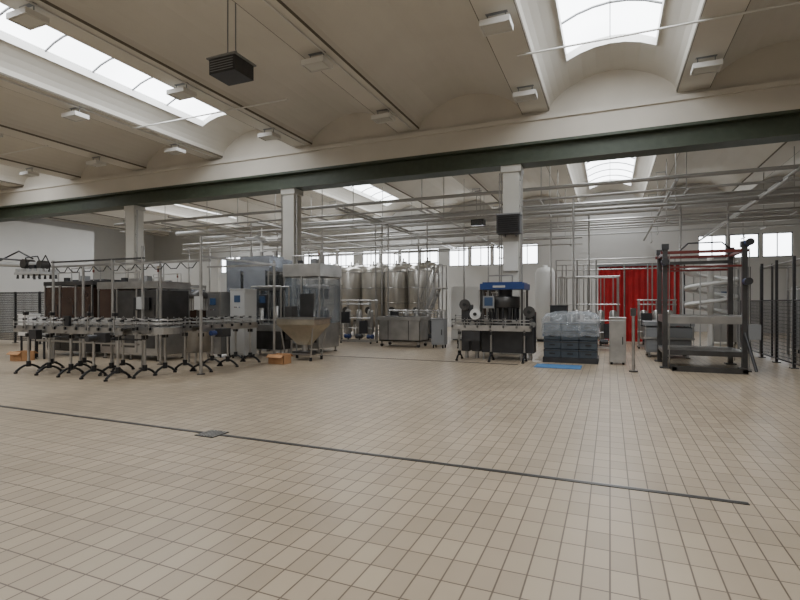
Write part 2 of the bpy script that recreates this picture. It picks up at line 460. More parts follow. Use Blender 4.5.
def enclosure(name, x0, x1, y0, y1, z1, nd=2, panel=SMOKE, base=STEEL, zb=.95, roof=.12, inner=True, feet=True, extra=None, clutter=True):
    b = B(name)
    b.bb(x0+.04, x1-.04, y0+.04, y1-.04, .15, zb, base)
    if feet:
        for xx in (x0+.12, (x0+x1)/2, x1-.12):
            for yy in (y0+.12, y1-.12):
                b.cyl((xx, yy, 0), (xx, yy, .16), .03, STEEL); b.cyl((xx, yy, 0), (xx, yy, .02), .06, BLACK)
    for xx in [x0+(x1-x0)*i/nd for i in range(nd+1)]:
        for yy in (y0, y1):
            b.bb(max(x0, xx-.03), min(x1, xx+.03), yy-.03, yy+.03, zb-.05, z1-roof, STEEL)
    for i in range(nd):
        a = x0+(x1-x0)*i/nd+.03; c = x0+(x1-x0)*(i+1)/nd-.03
        for yy in (y0, y1): b.bb(a, c, yy-.008, yy+.008, zb, z1-roof-.05, panel)
        b.bb(a+.02, c-.02, y0+.02, y0+.04, .22, zb-.08, base)
        b.bb(c-.06, c-.04, y0-.05, y0-.03, zb+.3, zb+.6, BLACK)
        b.bb(a+.1, c-.1, y0+.01, y0+.022, .35, zb-.25, STEEL_D)
    for xx in (x0, x1): b.bb(xx-.008, xx+.008, y0+.03, y1-.03, zb, z1-roof-.05, panel)
    b.bb(x0-.03, x1+.03, y0-.03, y1+.03, z1-roof, z1, base)
    b.bb(x0-.03, x1+.03, y0-.035, y0+.03, zb-.06, zb, STEEL)
    if inner:
        cx, cy = (x0+x1)/2, (y0+y1)/2; R = min(x1-x0, y1-y0)*.42
        b.lathe(cx, cy, [(0, zb+.02), (R, zb+.02), (R, zb+.10), (.14, zb+.12), (.14, z1-roof-.4), (R, z1-roof-.38), (R, z1-roof-.25), (0, z1-roof-.24)], STEEL, 24)
        for i in range(16):
            a = 2*math.pi*i/16
            b.cyl((cx+R*.93*math.cos(a), cy+R*.93*math.sin(a), z1-roof-.38), (cx+R*.93*math.cos(a), cy+R*.93*math.sin(a), z1-roof-.72), .028, STEEL_D, 8)
            b.cyl((cx+R*.93*math.cos(a), cy+R*.93*math.sin(a), zb+.1), (cx+R*.93*math.cos(a), cy+R*.93*math.sin(a), zb+.42), .035, CHAR, 8, r2=.018)
    if clutter:   # pipes, junction boxes and a signal light on the roof
        W = x1-x0
        b.path([(x0+.15*W, y0+.2, z1), (x0+.15*W, y0+.2, z1+.28), (x0+.6*W, y0+.2, z1+.28), (x0+.6*W, y0+.2, z1)], .022, STEEL)
        b.path([(x0+.3*W, y0+.4, z1), (x0+.3*W, y0+.4, z1+.42), (x0+.9*W, y0+.4, z1+.42), (x0+.9*W, y0+.4, z1)], .018, STEEL)
        b.bb(x0+.7*W, x0+.7*W+.2, y0+.08, y0+.25, z1, z1+.16, GREYP)
        b.bb(x0+.35*W, x0+.35*W+.14, y0+.08, y0+.2, z1, z1+.12, CHAR)
        b.cyl((x1-.1, y0+.1, z1), (x1-.1, y0+.1, z1+.25), .012, STEEL)
        b.cyl((x1-.1, y0+.1, z1+.25), (x1-.1, y0+.1, z1+.33), .03, REDP); b.cyl((x1-.1, y0+.1, z1+.33), (x1-.1, y0+.1, z1+.41), .03, YEL)
    if extra: extra(b)
    return b.done(bevel=.006)

enclosure("bottle_rinser", -16.1, -13.95, 10.0, 11.5, 2.25, 3, panel=BROWN, base=STEEL_D, inner=False,
          extra=lambda b: b.bb(-15.8, -14.3, 10.6, 11.3, 2.25, 2.33, CHAR))
enclosure("bottle_dryer", -13.7, -11.35, 10.0, 11.1, 2.2, 3, panel=STEEL_D, base=STEEL, inner=False, roof=.2,
          extra=lambda b: (b.bb(-13.3, -12.7, 10.6, 11.0, 2.2, 2.33, STEEL), b.bb(-12.2, -11.6, 9.93, 9.97, 1.4, 1.75, BLACK),
                           b.bb(-13.6, -13.0, 9.96, 9.985, 1.0, 2.0, BROWN)))

def cabinet(name, x0, x1, y0, y1, z1, mat, screen=True, legs=.1):
    b = B(name)
    b.bb(x0, x1, y0, y1, legs, z1, mat)
    b.bb(x0+.03, x1-.03, y0-.015, y0, legs+.05, z1-.05, mat)
    b.bb(x1-.09, x1-.07, y0-.05, y0-.015, (z1+legs)/2-.1, (z1+legs)/2+.1, BLACK)
    for xx in (x0+.06, x1-.06):
        for yy in (y0+.06, y1-.06): b.cyl((xx, yy, 0), (xx, yy, legs), .03, BLACK)
    if screen:
        xm = (x0+x1)/2; w = (x1-x0)*.2
        b.bb(xm-w, xm+w, y0-.03, y0-.015, z1-.36, z1-.16, SCREEN)
        for i in range(4): b.cyl((xm-w+.03+i*w*.5, y0-.015, z1-.5), (xm-w+.03+i*w*.5, y0-.035, z1-.5), .015, [REDP, BLACK, WHITE, BLUE][i], 8)
    b.bb(x0-.01, x1+.01, y0-.02, y1+.01, z1, z1+.03, mat)
    return b.done(bevel=.006)
cabinet("electrical_cabinet", -10.15, -9.6, 11.45, 11.95, 1.98, LGREY)
cabinet("electrical_cabinet", -11.0, -10.45, 11.4, 11.9, 1.9, STEEL)
cabinet("control_cabinet", -13.5, -12.9, 12.2, 12.7, 2.1, STEEL)
cabinet("control_cabinet", -12.7, -12.0, 12.2, 12.8, 1.85, BROWN, screen=False)
b = B("bottle_infeed_machine")
IX, IY = -10.2, 10.3
b.lathe(IX, IY, [(0, .3), (.32, .3), (.32, .95), (.36, .98), (.36, 1.02), (0, 1.03)], STEEL, 24)
b.lathe(IX, IY, [(.05, 1.03), (.05, 1.7), (.24, 1.72), (.24, 1.86), (.04, 1.95)], STEEL_D, 20)
for i in range(8):
    a = i*math.pi/4
    b.cyl((IX+.2*math.cos(a), IY+.2*math.sin(a), 1.4), (IX+.2*math.cos(a), IY+.2*math.sin(a), 1.73), .025, STEEL, 8)
for i in range(4):
    a = i*math.pi/2+.5
    b.cyl((IX+.25*math.cos(a), IY+.25*math.sin(a), 0), (IX+.25*math.cos(a), IY+.25*math.sin(a), .32), .03, STEEL)
b.done()

def fx(b):
    x0, x1 = -12.1, -10.35
    b.bb(x0+.2, x1-.2, 13.9, 14.6, 3.1, 3.2, STEEL_B)
    for xx in (x0+.3, -11.35, x1-.4):
        b.cyl((xx, 14.4, 3.2), (xx, 14.4, 3.40), .06, STEEL)
    b.bb(x0+.05, x0+.65, 13.42, 13.46, 1.7, 2.7, STEEL_B)
    b.bb(-10.8, -10.45, 13.38, 13.46, 1.35, 1.65, CHAR)
    b.bb(x0+.75, x1-.1, 13.44, 13.47, 2.05, 2.7, STEEL_B)
    b.bb(x0+.2, x0+.8, 13.36, 13.46, .3, .85, LGREY)
enclosure("bottle_filler", -12.1, -10.35, 13.5, 14.8, 3.1, 3, panel=SMOKE, base=STEEL_B, roof=.45, inner=True, extra=fx, clutter=False)
def fx2(b):
    b.bb(-9.1, -8.6, 13.43, 13.47, 1.1, 1.9, STEEL_D)
    b.cyl((-8.8, 14.3, 2.9), (-8.8, 14.3, 3.2), .08, STEEL)
    b.bb(-9.6, -9.2, 13.43, 13.46, .3, .8, LGREY)
enclosure("bottle_capper", -9.75, -8.4, 13.5, 14.8, 2.85, 2, panel=GLASS, base=STEEL, roof=.40, inner=True, extra=fx2)

b = B("ventilation_fan")
FX, FY = -11.35, 14.4
b.cyl((FX, FY, 3.41), (FX, FY, 3.75), .05, WHITE)
b.bb(FX-.15, FX+.15, FY-.1, FY+.1, 3.405, 3.43, WHITE)
b.lathe(FX, FY, [(0, 3.75), (.12, 3.76), (.16, 3.85), (.1, 3.95), (0, 3.97)], WHITE, 16)
for i in range(4):
    a = i*math.pi/2+.3
    b.box((FX+.34*math.cos(a), FY+.34*math.sin(a), 3.88), (.5, .14, .02), WHITE, rz=a, rx=.6)
b.cyl((FX, FY, 3.95), (FX, FY, 4.25), .02, WHITE)
b.done()

b = B("bottle_transfer_table")
b.bb(-10.3, -9.0, 12.35, 12.95, .75, .95, STEEL)
b.bb(-10.25, -9.05, 12.4, 12.9, .2, .75, STEEL_D)
for xx in (-10.2, -9.1):
    for yy in (12.45, 12.85): b.cyl((xx, yy, 0), (xx, yy, .22), .03, STEEL); b.cyl((xx, yy, .95), (xx, yy, 2.1), .025, STEEL)
for yy in (12.45, 12.85): b.cyl((-10.2, yy, 2.1), (-9.1, yy, 2.1), .025, STEEL)
for xx in (-9.95, -9.4):
    b.lathe(xx, 12.65, [(0, .95), (.04, .95), (.04, 1.05), (.24, 1.06), (.24, 1.10), (.05, 1.11), (.05, 1.5), (0, 1.52)], STEEL, 16)
b.bb(-9.85, -9.55, 12.35, 12.42, 1.45, 1.85, CHAR); b.bb(-9.80, -9.6, 12.33, 12.35, 1.6, 1.8, SCREEN)
b.bb(-10.2, -9.1, 12.62, 12.68, 1.98, 2.06, STEEL_D)
b.bb(-9.0, -8.75, 12.5, 12.8, .5, 1.5, STEEL_D)
b.cyl((-8.87, 12.65, 0), (-8.87, 12.65, .5), .03, STEEL)
b.done(bevel=.004)

b = B("cap_hopper")
cx, cy = -8.0, 12.0
top = [(-.62, -.42), (.62, -.42), (.62, .42), (-.62, .42)]; bot = [(-.12, -.1), (.2, -.1), (.2, .1), (-.12, .1)]
vs = [(cx+x, cy+y, 1.0) for x, y in top]+[(cx+x, cy+y, .42) for x, y in bot]+[(cx+x, cy+y, 1.17) for x, y in top]
b.add(vs, [(0, 1, 5, 4), (1, 2, 6, 5), (2, 3, 7, 6), (3, 0, 4, 7), (8, 9, 1, 0), (9, 10, 2, 1), (10, 11, 3, 2), (11, 8, 0, 3)], YEL)
b.bb(cx-.64, cx+.64, cy-.44, cy-.42, 1.15, 1.19, STEEL); b.bb(cx-.64, cx+.64, cy+.42, cy+.44, 1.15, 1.19, STEEL)
b.bb(cx-.64, cx-.62, cy-.44, cy+.44, 1.15, 1.19, STEEL); b.bb(cx+.62, cx+.64, cy-.44, cy+.44, 1.15, 1.19, STEEL)
b.cyl((cx+.04, cy, .42), (cx+.04, cy, .22), .09, STEEL)
b.bb(cx-.25, cx+.3, cy-.2, cy+.2, .14, .24, STEEL_D)
for x, y in ((-.55, -.37), (.55, -.37), (.55, .37), (-.55, .37)):
    b.cyl((cx+x, cy+y, 1.1), (cx+x*.75, cy+y*.75, .05), .022, STEEL); b.cyl((cx+x*.75, cy+y*.75, 0), (cx+x*.75, cy+y*.75, .1), .04, BLACK)
b.bb(cx-.42, cx+.42, cy-.29, cy-.26, .16, .2, STEEL); b.bb(cx-.42, cx+.42, cy+.26, cy+.29, .16, .2, STEEL)
b.done()

def carton(x0, x1, y0, y1, z1, mat=CARD):
    b = B("cardboard_box"); t = .012
    b.bb(x0, x1, y0, y1, 0, t, mat)
    for a in ((x0, x1, y0, y0+t), (x0, x1, y1-t, y1), (x0, x0+t, y0, y1), (x1-t, x1, y0, y1)): b.bb(*a, t, z1, mat)
    b.box(((x0+x1)/2, y0-.05, z1-.03), (x1-x0, .13, t), mat, rx=.6); b.box(((x0+x1)/2, y1+.05, z1-.03), (x1-x0, .13, t), mat, rx=-.6)
    b.bb(x0+.05, x1-.05, y0+.05, y1-.05, t, z1*.7, LGREY)
    b.done()
carton(-8.3, -7.82, 10.8, 11.15, .24)
carton(-15.35, -14.85, 8.6, 8.95, .25)

cabinet("labeller_control_box", -15.95, -15.5, 9.15, 9.5, 1.25, WHITE, screen=False, legs=.65)
cabinet("labeller_control_box", -15.3, -14.8, 9.15, 9.5, 1.15, LGREY, screen=False, legs=.6)

def fence(name, p0, p1, z, n, mat=CHAR, zb=.12, posts_z=None, mesh=.11, wr=.008):
    b = B(name); p0 = Vector((*p0, 0)); p1 = Vector((*p1, 0)); d = p1-p0
    for i in range(n+1):
        q = p0+d*i/n
        b.box((q.x, q.y, (posts_z or z)/2), (.06, .06, posts_z or z), mat); b.box((q.x, q.y, .01), (.16, .16, .02), mat)
    for zz in (zb, z-.03): b.cyl(p0+Vector((0, 0, zz)), p1+Vector((0, 0, zz)), .018, mat, 6)
    k = int(d.length/mesh)
    for i in range(k+1):
        q = p0+d*i/k; b.cyl((q.x, q.y, zb), (q.x, q.y, z-.03), wr, mat, 4)
    kk = int((z-zb)/mesh)
    for i in range(1, kk):
        zz = zb+(z-zb)*i/kk; b.cyl((p0.x, p0.y, zz), (p1.x, p1.y, zz), wr, mat, 4)
    b.done()
fence("safety_fence", (-23.5, 12.5), (-18.9, 12.5), 2.05, 3, mesh=.07, wr=.011)
fence("safety_fence", (4.2, 12.4), (4.05, 20.2), 1.7, 6, posts_z=2.75, mesh=.09, wr=.006)
b = B("guard_frame")
for yy in (12.6, 14.2, 17.8, 19.0):
    b.cyl((5.1, yy, 0), (5.1, yy, 2.8), .035, STEEL); b.cyl((5.1, yy, 2.7), (4.4, yy, 2.7), .025, STEEL)
    b.cyl((4.4, yy, 0), (4.4, yy, 2.75), .03, STEEL_D)
b.cyl((5.1, 12.6, 2.7), (5.1, 19, 2.7), .03, STEEL); b.cyl((4.4, 12.6, 2.7), (4.4, 19, 2.7), .03, STEEL)
b.cyl((5.1, 12.6, 2.0), (5.1, 19, 2.0), .02, STEEL)
b.done()
cabinet("electrical_cabinet", 5.5, 6.5, 19.6, 20.2, 2.1, LGREY)
enclosure("case_packer", 6.0, 8.4, 16.6, 18.6, 2.2, 3, panel=GLASS, base=LGREY)

b = B("palletising_robot")
rx, ry = -21.9, 11.4
b.lathe(rx, ry, [(0, 0), (.4, 0), (.4, .1), (.3, .15), (.28, 1.4), (.36, 1.45), (.36, 1.65), (0, 1.7)], CHAR, 20)
b.path([(rx, ry, 1.6), (rx+.1, ry, 3.05)], .15, CHAR, 12)
b.cyl((rx+.1, ry-.22, 3.05), (rx+.1, ry+.22, 3.05), .2, STEEL_D, 14)
b.cyl((rx+.1, ry, 3.1), (rx+2.6, ry, 2.95), .1, LGREY, 12, r2=.07)
b.cyl((rx+.1, ry, 3.32), (rx+2.6, ry, 3.12), .035, CHAR)
rx += 1.0
b.cyl((rx+1.6, ry-.18, 3.0), (rx+1.6, ry+.18, 3.0), .17, STEEL_D, 12)
b.cyl((rx+1.6, ry, 2.98), (rx+1.6, ry, 2.7), .10, STEEL)
b.cyl((rx+1.6, ry, 3.0), (rx+2.5, ry, 2.95), .09, LGREY, 12)
b.cyl((rx+2.45, ry-.15, 2.95), (rx+2.45, ry+.15, 2.95), .15, STEEL_D, 12)
b.cyl((rx+2.45, ry, 2.95), (rx+2.45, ry, 2.65), .08, STEEL)
b.bb(rx+1.4, rx+2.8, ry-.35, ry+.35, 2.60, 2.69, LGREY)
for i in range(5):
    for sy in (-.28, .28):
        xx = rx+1.5+i*.3
        b.cyl((xx, ry+sy, 2.60), (xx, ry+sy, 2.46), .03, CHAR, 8, r2=.045); b.bb(xx-.06, xx+.06, ry+sy-.05, ry+sy+.05, 2.69, 2.80, LGREY)
b.path([(rx+1.6, ry, 2.7), (rx+1.8, ry-.2, 3.2), (rx+2.3, ry-.1, 3.25), (rx+2.5, ry, 2.7)], .022, BLACK)
b.path([(rx-.2, ry+.1, 3.2), (rx+.9, ry+.1, 3.5), (rx+1.7, ry+.1, 3.2)], .03, BLACK)
b.path([(rx+2.5, ry-.1, 3.0), (rx+2.9, ry-.2, 3.25), (rx+3.0, ry-.1, 2.9), (rx+2.75, ry, 2.7)], .02, BLACK)
b.bb(rx+1.9, rx+2.2, ry-.15, ry+.15, 2.74, 2.95, CHAR)
b.done()

def tank(cx, cy, r, z1, name="fermentation_tank"):
    b = B(name)
    b.lathe(cx, cy, [(.05, .45), (r*.6, .62), (r, .85), (r, z1-.25), (r*.93, z1-.12), (r*.6, z1-.03), (.18, z1), (.18, z1+.08), (0, z1+.08)], TANK, 32)
    for zz in (1.0, 1.6, 2.3, z1-.3):
        b.lathe(cx, cy, [(r, zz-.02), (r+.012, zz-.01), (r+.012, zz+.01), (r, zz+.02)], STEEL, 32)
    for i in range(4):
        a = i*math.pi/2+math.pi/4
        b.cyl((cx+r*.85*math.cos(a), cy+r*.85*math.sin(a), 0), (cx+r*.85*math.cos(a), cy+r*.85*math.sin(a), .95), .05, STEEL)
    b.cyl((cx, cy, .45), (cx, cy, .2), .05, STEEL); b.cyl((cx, cy, .22), (cx, cy-r+.1, .22), .035, STEEL)
    b.cyl((cx, cy-r-.02, 1.25), (cx, cy-r+.04, 1.25), .17, STEEL_D, 16)
    b.cyl((cx, cy, z1), (cx, cy, z1+.25), .035, STEEL)
    b.done()
for cx, cy, z1 in ((-14.05, 21.6, 3.35), (-12.85, 21.6, 3.35), (-11.65, 21.6, 3.35), (-10.45, 21.6, 3.35), (-9.25, 21.6, 3.35), (-8.05, 21.6, 3.35),
               (-13.5, 23.3, 3.6), (-12.2, 23.3, 3.6), (-10.9, 23.3, 3.6), (-9.6, 23.3, 3.6), (-8.3, 23.3, 3.6)):
    tank(cx, cy, .57, z1)
b = B("tank_catwalk")
b.bb(-14.9, -7.4, 22.30, 22.60, 3.0, 3.05, STEEL)
for i in range(11):
    xx = -14.85+i*.74
    b.cyl((xx, 22.32, 3.05), (xx, 22.32, 4.05), .02, STEEL)
    if i % 5 == 0: b.cyl((xx, 22.45, 0), (xx, 22.45, 3.0), .04, STEEL)
for zz in (3.5, 4.05): b.cyl((-14.85, 22.32, zz), (-7.45, 22.32, zz), .022, STEEL)
b.done()
b = B("water_storage_tank")
b.lathe(-2.5, 21.6, [(0, .1), (.36, .1), (.40, .15), (.40, 2.85), (.3, 3.05), (.1, 3.1), (.1, 3.18), (0, 3.18)], WHITE, 24)
b.lathe(-2.5, 21.6, [(.34, 0), (.34, .12)], CHAR, 24); b.cyl((-2.5, 21.22, .3), (-2.5, 21.05, .3), .05, BLUEM)
b.done()

b = B("steel_staircase")
for i in range(11):
    b.bb(-7.75+.085*i, -7.62+.085*i, 19.9, 20.5, .2*(i+1)-.03, .2*(i+1), STEEL)
for yy in (19.88, 20.52):
    b.box((-7.25, yy, 1.13), (math.hypot(.95, 2.2), .03, .16), STEEL, ry=-math.atan2(2.2, .95))
    b.path([(-7.75, yy, 1.0), (-6.8, yy, 3.2), (-6.45, yy, 3.2)], .02, STEEL)
    for i in range(5): b.cyl((-7.7+.22*i, yy, .1+.5*i), (-7.7+.22*i, yy, 1.07+.5*i), .015, STEEL)
b.bb(-6.85, -6.4, 19.88, 20.52, 2.18, 2.24, STEEL)
for xx in (-6.8, -6.45):
    for yy in (19.92, 20.48): b.cyl((xx, yy, 0), (xx, yy, 3.2), .025, STEEL)
b.done()

b = B("stainless_tub")
x0, x1, y0, y1 = -7.85, -6.25, 16.7, 17.6
b.bb(x0, x1, y0, y1, .2, .26, STEEL)
for a in ((x0, x1, y0, y0+.03), (x0, x1, y1-.03, y1), (x0, x0+.03, y0, y1), (x1-.03, x1, y0, y1)): b.bb(*a, .2, 1.0, STEEL)
for a in ((x0-.05, x1+.05, y0-.05, y0+.03), (x0-.05, x1+.05, y1-.03, y1+.05), (x0-.05, x0+.03, y0, y1), (x1-.03, x1+.05, y0, y1)): b.bb(*a, .97, 1.10, STEEL)
b.bb(x0+.2, x0+.9, y0+.1, y0+.6, .9, 1.12, STEEL_D)
for xx in (x0+.08, x1-.08):
    for yy in (y0+.08, y1-.08):
        b.bb(xx-.03, xx+.03, yy-.03, yy+.03, .1, .3, STEEL); b.cyl((xx, yy-.025, .06), (xx, yy+.025, .06), .06, BLACK, 14)
b.bb(x0+.35, x0+.38, y0-.01, y0, .26, .96, STEEL_D); b.bb(x1-.45, x1-.42, y0-.01, y0, .26, .96, STEEL_D)
b.done(bevel=.005)
cabinet("pump_control_box", -5.85, -5.38, 16.8, 17.2, 1.02, GREYP, screen=False, legs=.12)
b = B("bottle_conveyor")
conveyor(b, (-5.1, 17.3), (-3.9, 17.6), z=1.0, step=.5)
b.done()

def skid(name, x0, x1, y0, y1, zt=1.9):
    b = B(name)
    for yy in (y0, y1): b.bb(x0, x1, yy-.03, yy+.03, .06, .12, STEEL)
    for xx in (x0+.04, x1-.04):
        b.bb(xx-.03, xx+.03, y0, y1, .06, .12, STEEL)
        for yy in (y0, y1): b.cyl((xx, yy, 0), (xx, yy, .07), .035, BLACK); b.cyl((xx, yy, .1), (xx, yy, zt), .025, STEEL)
    b.cyl((x0, y0, zt), (x1, y0, zt), .025, STEEL); b.cyl((x0, y1, zt), (x1, y1, zt), .025, STEEL)
    n = max(2, int((x1-x0)/.4))
    for i in range(n):
        xx = x0+.2+(x1-x0-.4)*i/(n-1)
        b.lathe(xx, (y0+y1)/2, [(0, .3), (.1, .32), (.12, .4), (.12, 1.25), (.09, 1.33), (0, 1.36)], STEEL, 16)
        b.cyl((xx, (y0+y1)/2, .12), (xx, (y0+y1)/2, .32), .04, STEEL_D)
        b.cyl((xx, (y0+y1)/2, 1.3), (xx, (y0+y1)/2, zt), .02, STEEL)
        b.cyl((xx, y0+.05, .28), (xx+.25, y0+.05, .28), .09, CHAR if i % 2 else BLUEM, 12)
        b.cyl((xx, y0, .9), (xx, y0-.12, .9), .03, BLACK)
        b.cyl((xx+.12, y0, .12), (xx+.12, y0, zt), .015, STEEL, 6)
    for zz in (.6, 1.0, min(1.55, zt-.1)): b.cyl((x0, y0, zz), (x1, y0, zz), .022, STEEL)
    b.bb(x0+.1, x0+.45, y0-.08, y0-.03, .8, 1.25, CHAR)
    b.bb(x1-.5, x1-.15, y0-.08, y0-.03, .4, .9, CHAR)
    b.done()
skid("pump_skid", -10.0, -8.6, 17.6, 18.2, 1.7)
skid("pump_skid", -12.6, -10.9, 18.8, 19.4, 2.4)
skid("filtration_skid", -1.7, .3, 18.3, 19.1, 2.5)
skid("filtration_skid", -4.4, -3.0, 19.0, 19.6, 2.0)
skid("filtration_skid", .9, 2.1, 19.4, 20.0, 1.7)
skid("pump_skid", -8.3, -6.0, 18.6, 19.0, 1.3)

b = B("pipe_rack")
for xx in (-2.0, -1.2, -.5):
    b.cyl((xx, 20.9, 0), (xx, 20.9, 3.3), .035, STEEL)
for zz in (2.9, 3.1, 3.3): b.cyl((-2.0, 20.9, zz), (2.2, 20.9, zz), .022, STEEL)
for xx in (-1.75, -1.6, -.95, -.8, .5, 1.3, 1.45): b.cyl((xx, 20.8, 0), (xx, 20.8, 3.1), .022, STEEL)
b.cyl((2.2, 20.9, 0), (2.2, 20.9, 3.3), .03, STEEL)
b.done()

b = B("white_storage_cabinet")
WX, WY = -6.3, 20.7
b.bb(WX, WX+1.25, WY, WY+.7, .05, 2.3, WHITE); b.bb(WX+.03, WX+.6, WY-.03, WY, .12, 2.25, WHITE); b.bb(WX+.65, WX+1.22, WY-.03, WY, .12, 2.25, WHITE)
b.bb(WX+.55, WX+.57, WY-.07, WY-.03, 1.1, 1.3, BLACK); b.bb(WX+.68, WX+.70, WY-.07, WY-.03, 1.1, 1.3, BLACK); b.bb(WX+.05, WX+1.2, WY+.05, WY+.65, 0, .05, BLACK)
b.done()
enclosure("bottle_washer", -4.95, -4.35, 20.7, 21.6, 2.3, 1, panel=BROWN, base=CHAR, inner=False, clutter=False)
b = B("door_1"); b.bb(-8.2, -7.0, YB-.06, YB-.001, 0, 2.5, CHAR); b.bb(-8.3, -8.2, YB-.09, YB-.001, 0, 2.6, LGREY); b.bb(-7.0, -6.9, YB-.09, YB-.001, 0, 2.6, LGREY); b.bb(-8.3, -6.9, YB-.09, YB-.001, 2.5, 2.6, LGREY); b.done()

# labelling machine with blue top
b = B("labelling_machine")
cx, cy = -2.80, 14.55
b.bb(cx-.58, cx+.58, cy-.5, cy+.5, .2, .85, CHAR); b.bb(cx-.62, cx+.62, cy-.54, cy+.54, .85, .93, STEEL_D)
for sx in (-1, 1):
    for sy in (-1, 1):
        b.cyl((cx+sx*.52, cy+sy*.45, 0), (cx+sx*.52, cy+sy*.45, .22), .035, STEEL)
        b.bb(cx+sx*.55-.03, cx+sx*.55+.03, cy+sy*.46-.03, cy+sy*.46+.03, .93, 1.98, STEEL_D)
b.bb(cx-.62, cx+.62, cy-.54, cy+.54, 1.98, 2.15, BLUE); b.bb(cx-.56, cx+.56, cy-.48, cy+.48, 2.15, 2.19, BLUE)
b.bb(cx-.25, cx+.1, cy-.55, cy-.54, 2.03, 2.09, LGREY)
b.lathe(cx, cy, [(0, .93), (.42, .93), (.42, 1.02), (.2, 1.04), (.2, 1.45), (.42, 1.47), (.42, 1.78), (.2, 1.8), (.2, 1.98)], STEEL_D, 24)
for i in range(12):
    a = i*math.pi/6; b.cyl((cx+.37*math.cos(a), cy+.37*math.sin(a), 1.1), (cx+.37*math.cos(a), cy+.37*math.sin(a), 1.5), .035, CHAR, 8)
for s, zz in ((-1, 1.28), (.95, 1.35), (-1.4, 1.55)):
    xx = cx+s*.78
    b.cyl((xx, cy-.45, zz), (xx, cy-.39, zz), .16, WHITE if s == -1 else STEEL_D, 20); b.cyl((xx, cy-.5, zz), (xx, cy-.36, zz), .05, BLACK)
    b.bb(xx-.12, xx+.12, cy-.35, cy+.1, .2, zz, CHAR); b.cyl((xx, cy-.2, 0), (xx, cy-.2, .2), .06, STEEL)
    b.cyl((xx+s*.1, cy-.4, 1.0), (xx+s*.1, cy-.33, 1.0), .08, STEEL)
b.bb(cx-.52, cx-.2, cy-.58, cy-.54, 1.45, 1.8, GREYP); b.bb(cx-.48, cx-.24, cy-.59, cy-.58, 1.52, 1.76, SCREEN)
b.path([(cx-.5, cy, 2.19), (cx-.5, cy, 2.4), (cx+.2, cy, 2.4), (cx+.2, cy, 2.19)], .02, STEEL)
b.done(bevel=.005)
b = B("bottle_conveyor")
conveyor(b, (-4.1, 13.7), (-1.95, 13.7), z=.98, step=.8)
b.bb(-3.7, -3.3, 13.5, 13.58, .55, .82, CHAR)
b.done()
cabinet("electrical_cabinet", -1.75, -1.25, 16.5, 17.0, 1.5, CHAR, screen=False)

# wrapped pallet of crates
b = B("wrapped_crate_pallet")
x0, x1, y0, y1 = -1.68, -.28, 14.0, 15.0
for yy in (y0+.05, (y0+y1)/2, y1-.05): b.bb(x0, x1, yy-.05, yy+.05, .0, .10, CHAR)
b.bb(x0, x1, y0, y1, .10, .14, CHAR)
for lay in range(4):
    for i in range(3):
        for j in range(2):
            a = x0+.02+i*.455; c = y0+.02+j*.48; z = .145+lay*.235
            b.bb(a, a+.44, c, c+.465, z, z+.215, SLATE)
            b.bb(a-.005, a+.445, c-.006, c+.47, z+.16, z+.19, CHAR)
            b.bb(a+.15, a+.30, c-.008, c, z+.08, z+.12, BLACK)
n = 40; vs = []; fs = []
for lev, (zz, e) in enumerate(((.70, .02), (.88, .025), (1.0, .03), (1.18, .02), (1.27, -.06), (1.33, -.28))):
    for i in range(n):
        t = 2*math.pi*i/n; cxx, cyy = (x0+x1)/2, (y0+y1)/2; hx, hy = (x1-x0)/2+e, (y1-y0)/2+e
        k = max(abs(math.cos(t)), abs(math.sin(t)))
        jx = random.uniform(-.03, .015) if lev > 1 else random.uniform(0, .012)
        vs.append((cxx+(hx+jx)*math.cos(t)/k, cyy+(hy+jx)*math.sin(t)/k, zz+(random.uniform(-.06, .06) if lev > 2 or lev == 0 else 0)))
for l in range(5):
    for i in range(n): fs.append((l*n+i, l*n+(i+1) % n, (l+1)*n+(i+1) % n, (l+1)*n+i))
fs.append(tuple(5*n+i for i in range(n)))
b.add(vs, fs, WRAP, False)
b.done()
b = B("blue_floor_mat"); b.bb(-1.75, -.65, 12.75, 13.45, 0, .02, BLUES); b.box((-1.2, 13.1, .023), (.96, .56, .006), BLUES); b.done(bevel=.006)

cabinet("steel_pedestal_cabinet", -.02, .38, 14.1, 14.5, 1.2, STEEL, screen=False, legs=.06)
b = B("guard_stanchion")
b.cyl((.5, 12.8, 0), (.5, 12.8, .03), .1, STEEL_D); b.cyl((.5, 12.8, 0), (.5, 12.8, 1.4), .035, STEEL); b.bb(.44, .56, 12.74, 12.86, 1.3, 1.48, STEEL_D); b.done()

# palletiser
b = B("palletiser")
X0, X1, Y0, Y1, ZT = 1.25, 2.9, 13.9, 15.4, 3.0
for xx in (X0, X1):
    for yy in (Y0, Y1):
        b.bb(xx-.055, xx+.055, yy-.055, yy+.055, .02, ZT, STEEL_D); b.bb(xx-.12, xx+.12, yy-.12, yy+.12, 0, .03, STEEL_D)
        b.box((xx, yy, 2.98), (.16, .16, .14), CHAR)
        b.cyl((xx+.09, yy-.03, .1), (xx+.09, yy-.03, 2.8), .015, STEEL, 6)
for yy in (Y0, Y1):
    b.bb(X0-.1, X1+.1, yy-.04, yy+.04, 2.80, 2.87, REDP); b.bb(X0, X1, yy-.03, yy+.03, 2.45, 2.50, REDP)
    b.bb(X0, X1, yy-.04, yy+.04, 1.10, 1.27, STEEL); b.bb(X0, X1, yy-.04, yy+.04, .33, .45, STEEL_D)
for xx in (X0, X1):
    b.bb(xx-.04, xx+.04, Y0, Y1, 2.80, 2.87, REDP); b.bb(xx-.04, xx+.04, Y0, Y1, 1.12, 1.30, STEEL); b.bb(xx-.04, xx+.04, Y0, Y1, .35, .45, STEEL)
    b.bb(xx-.02, xx+.02, Y0+.06, Y0+.1, .3, 2.8, REDP)
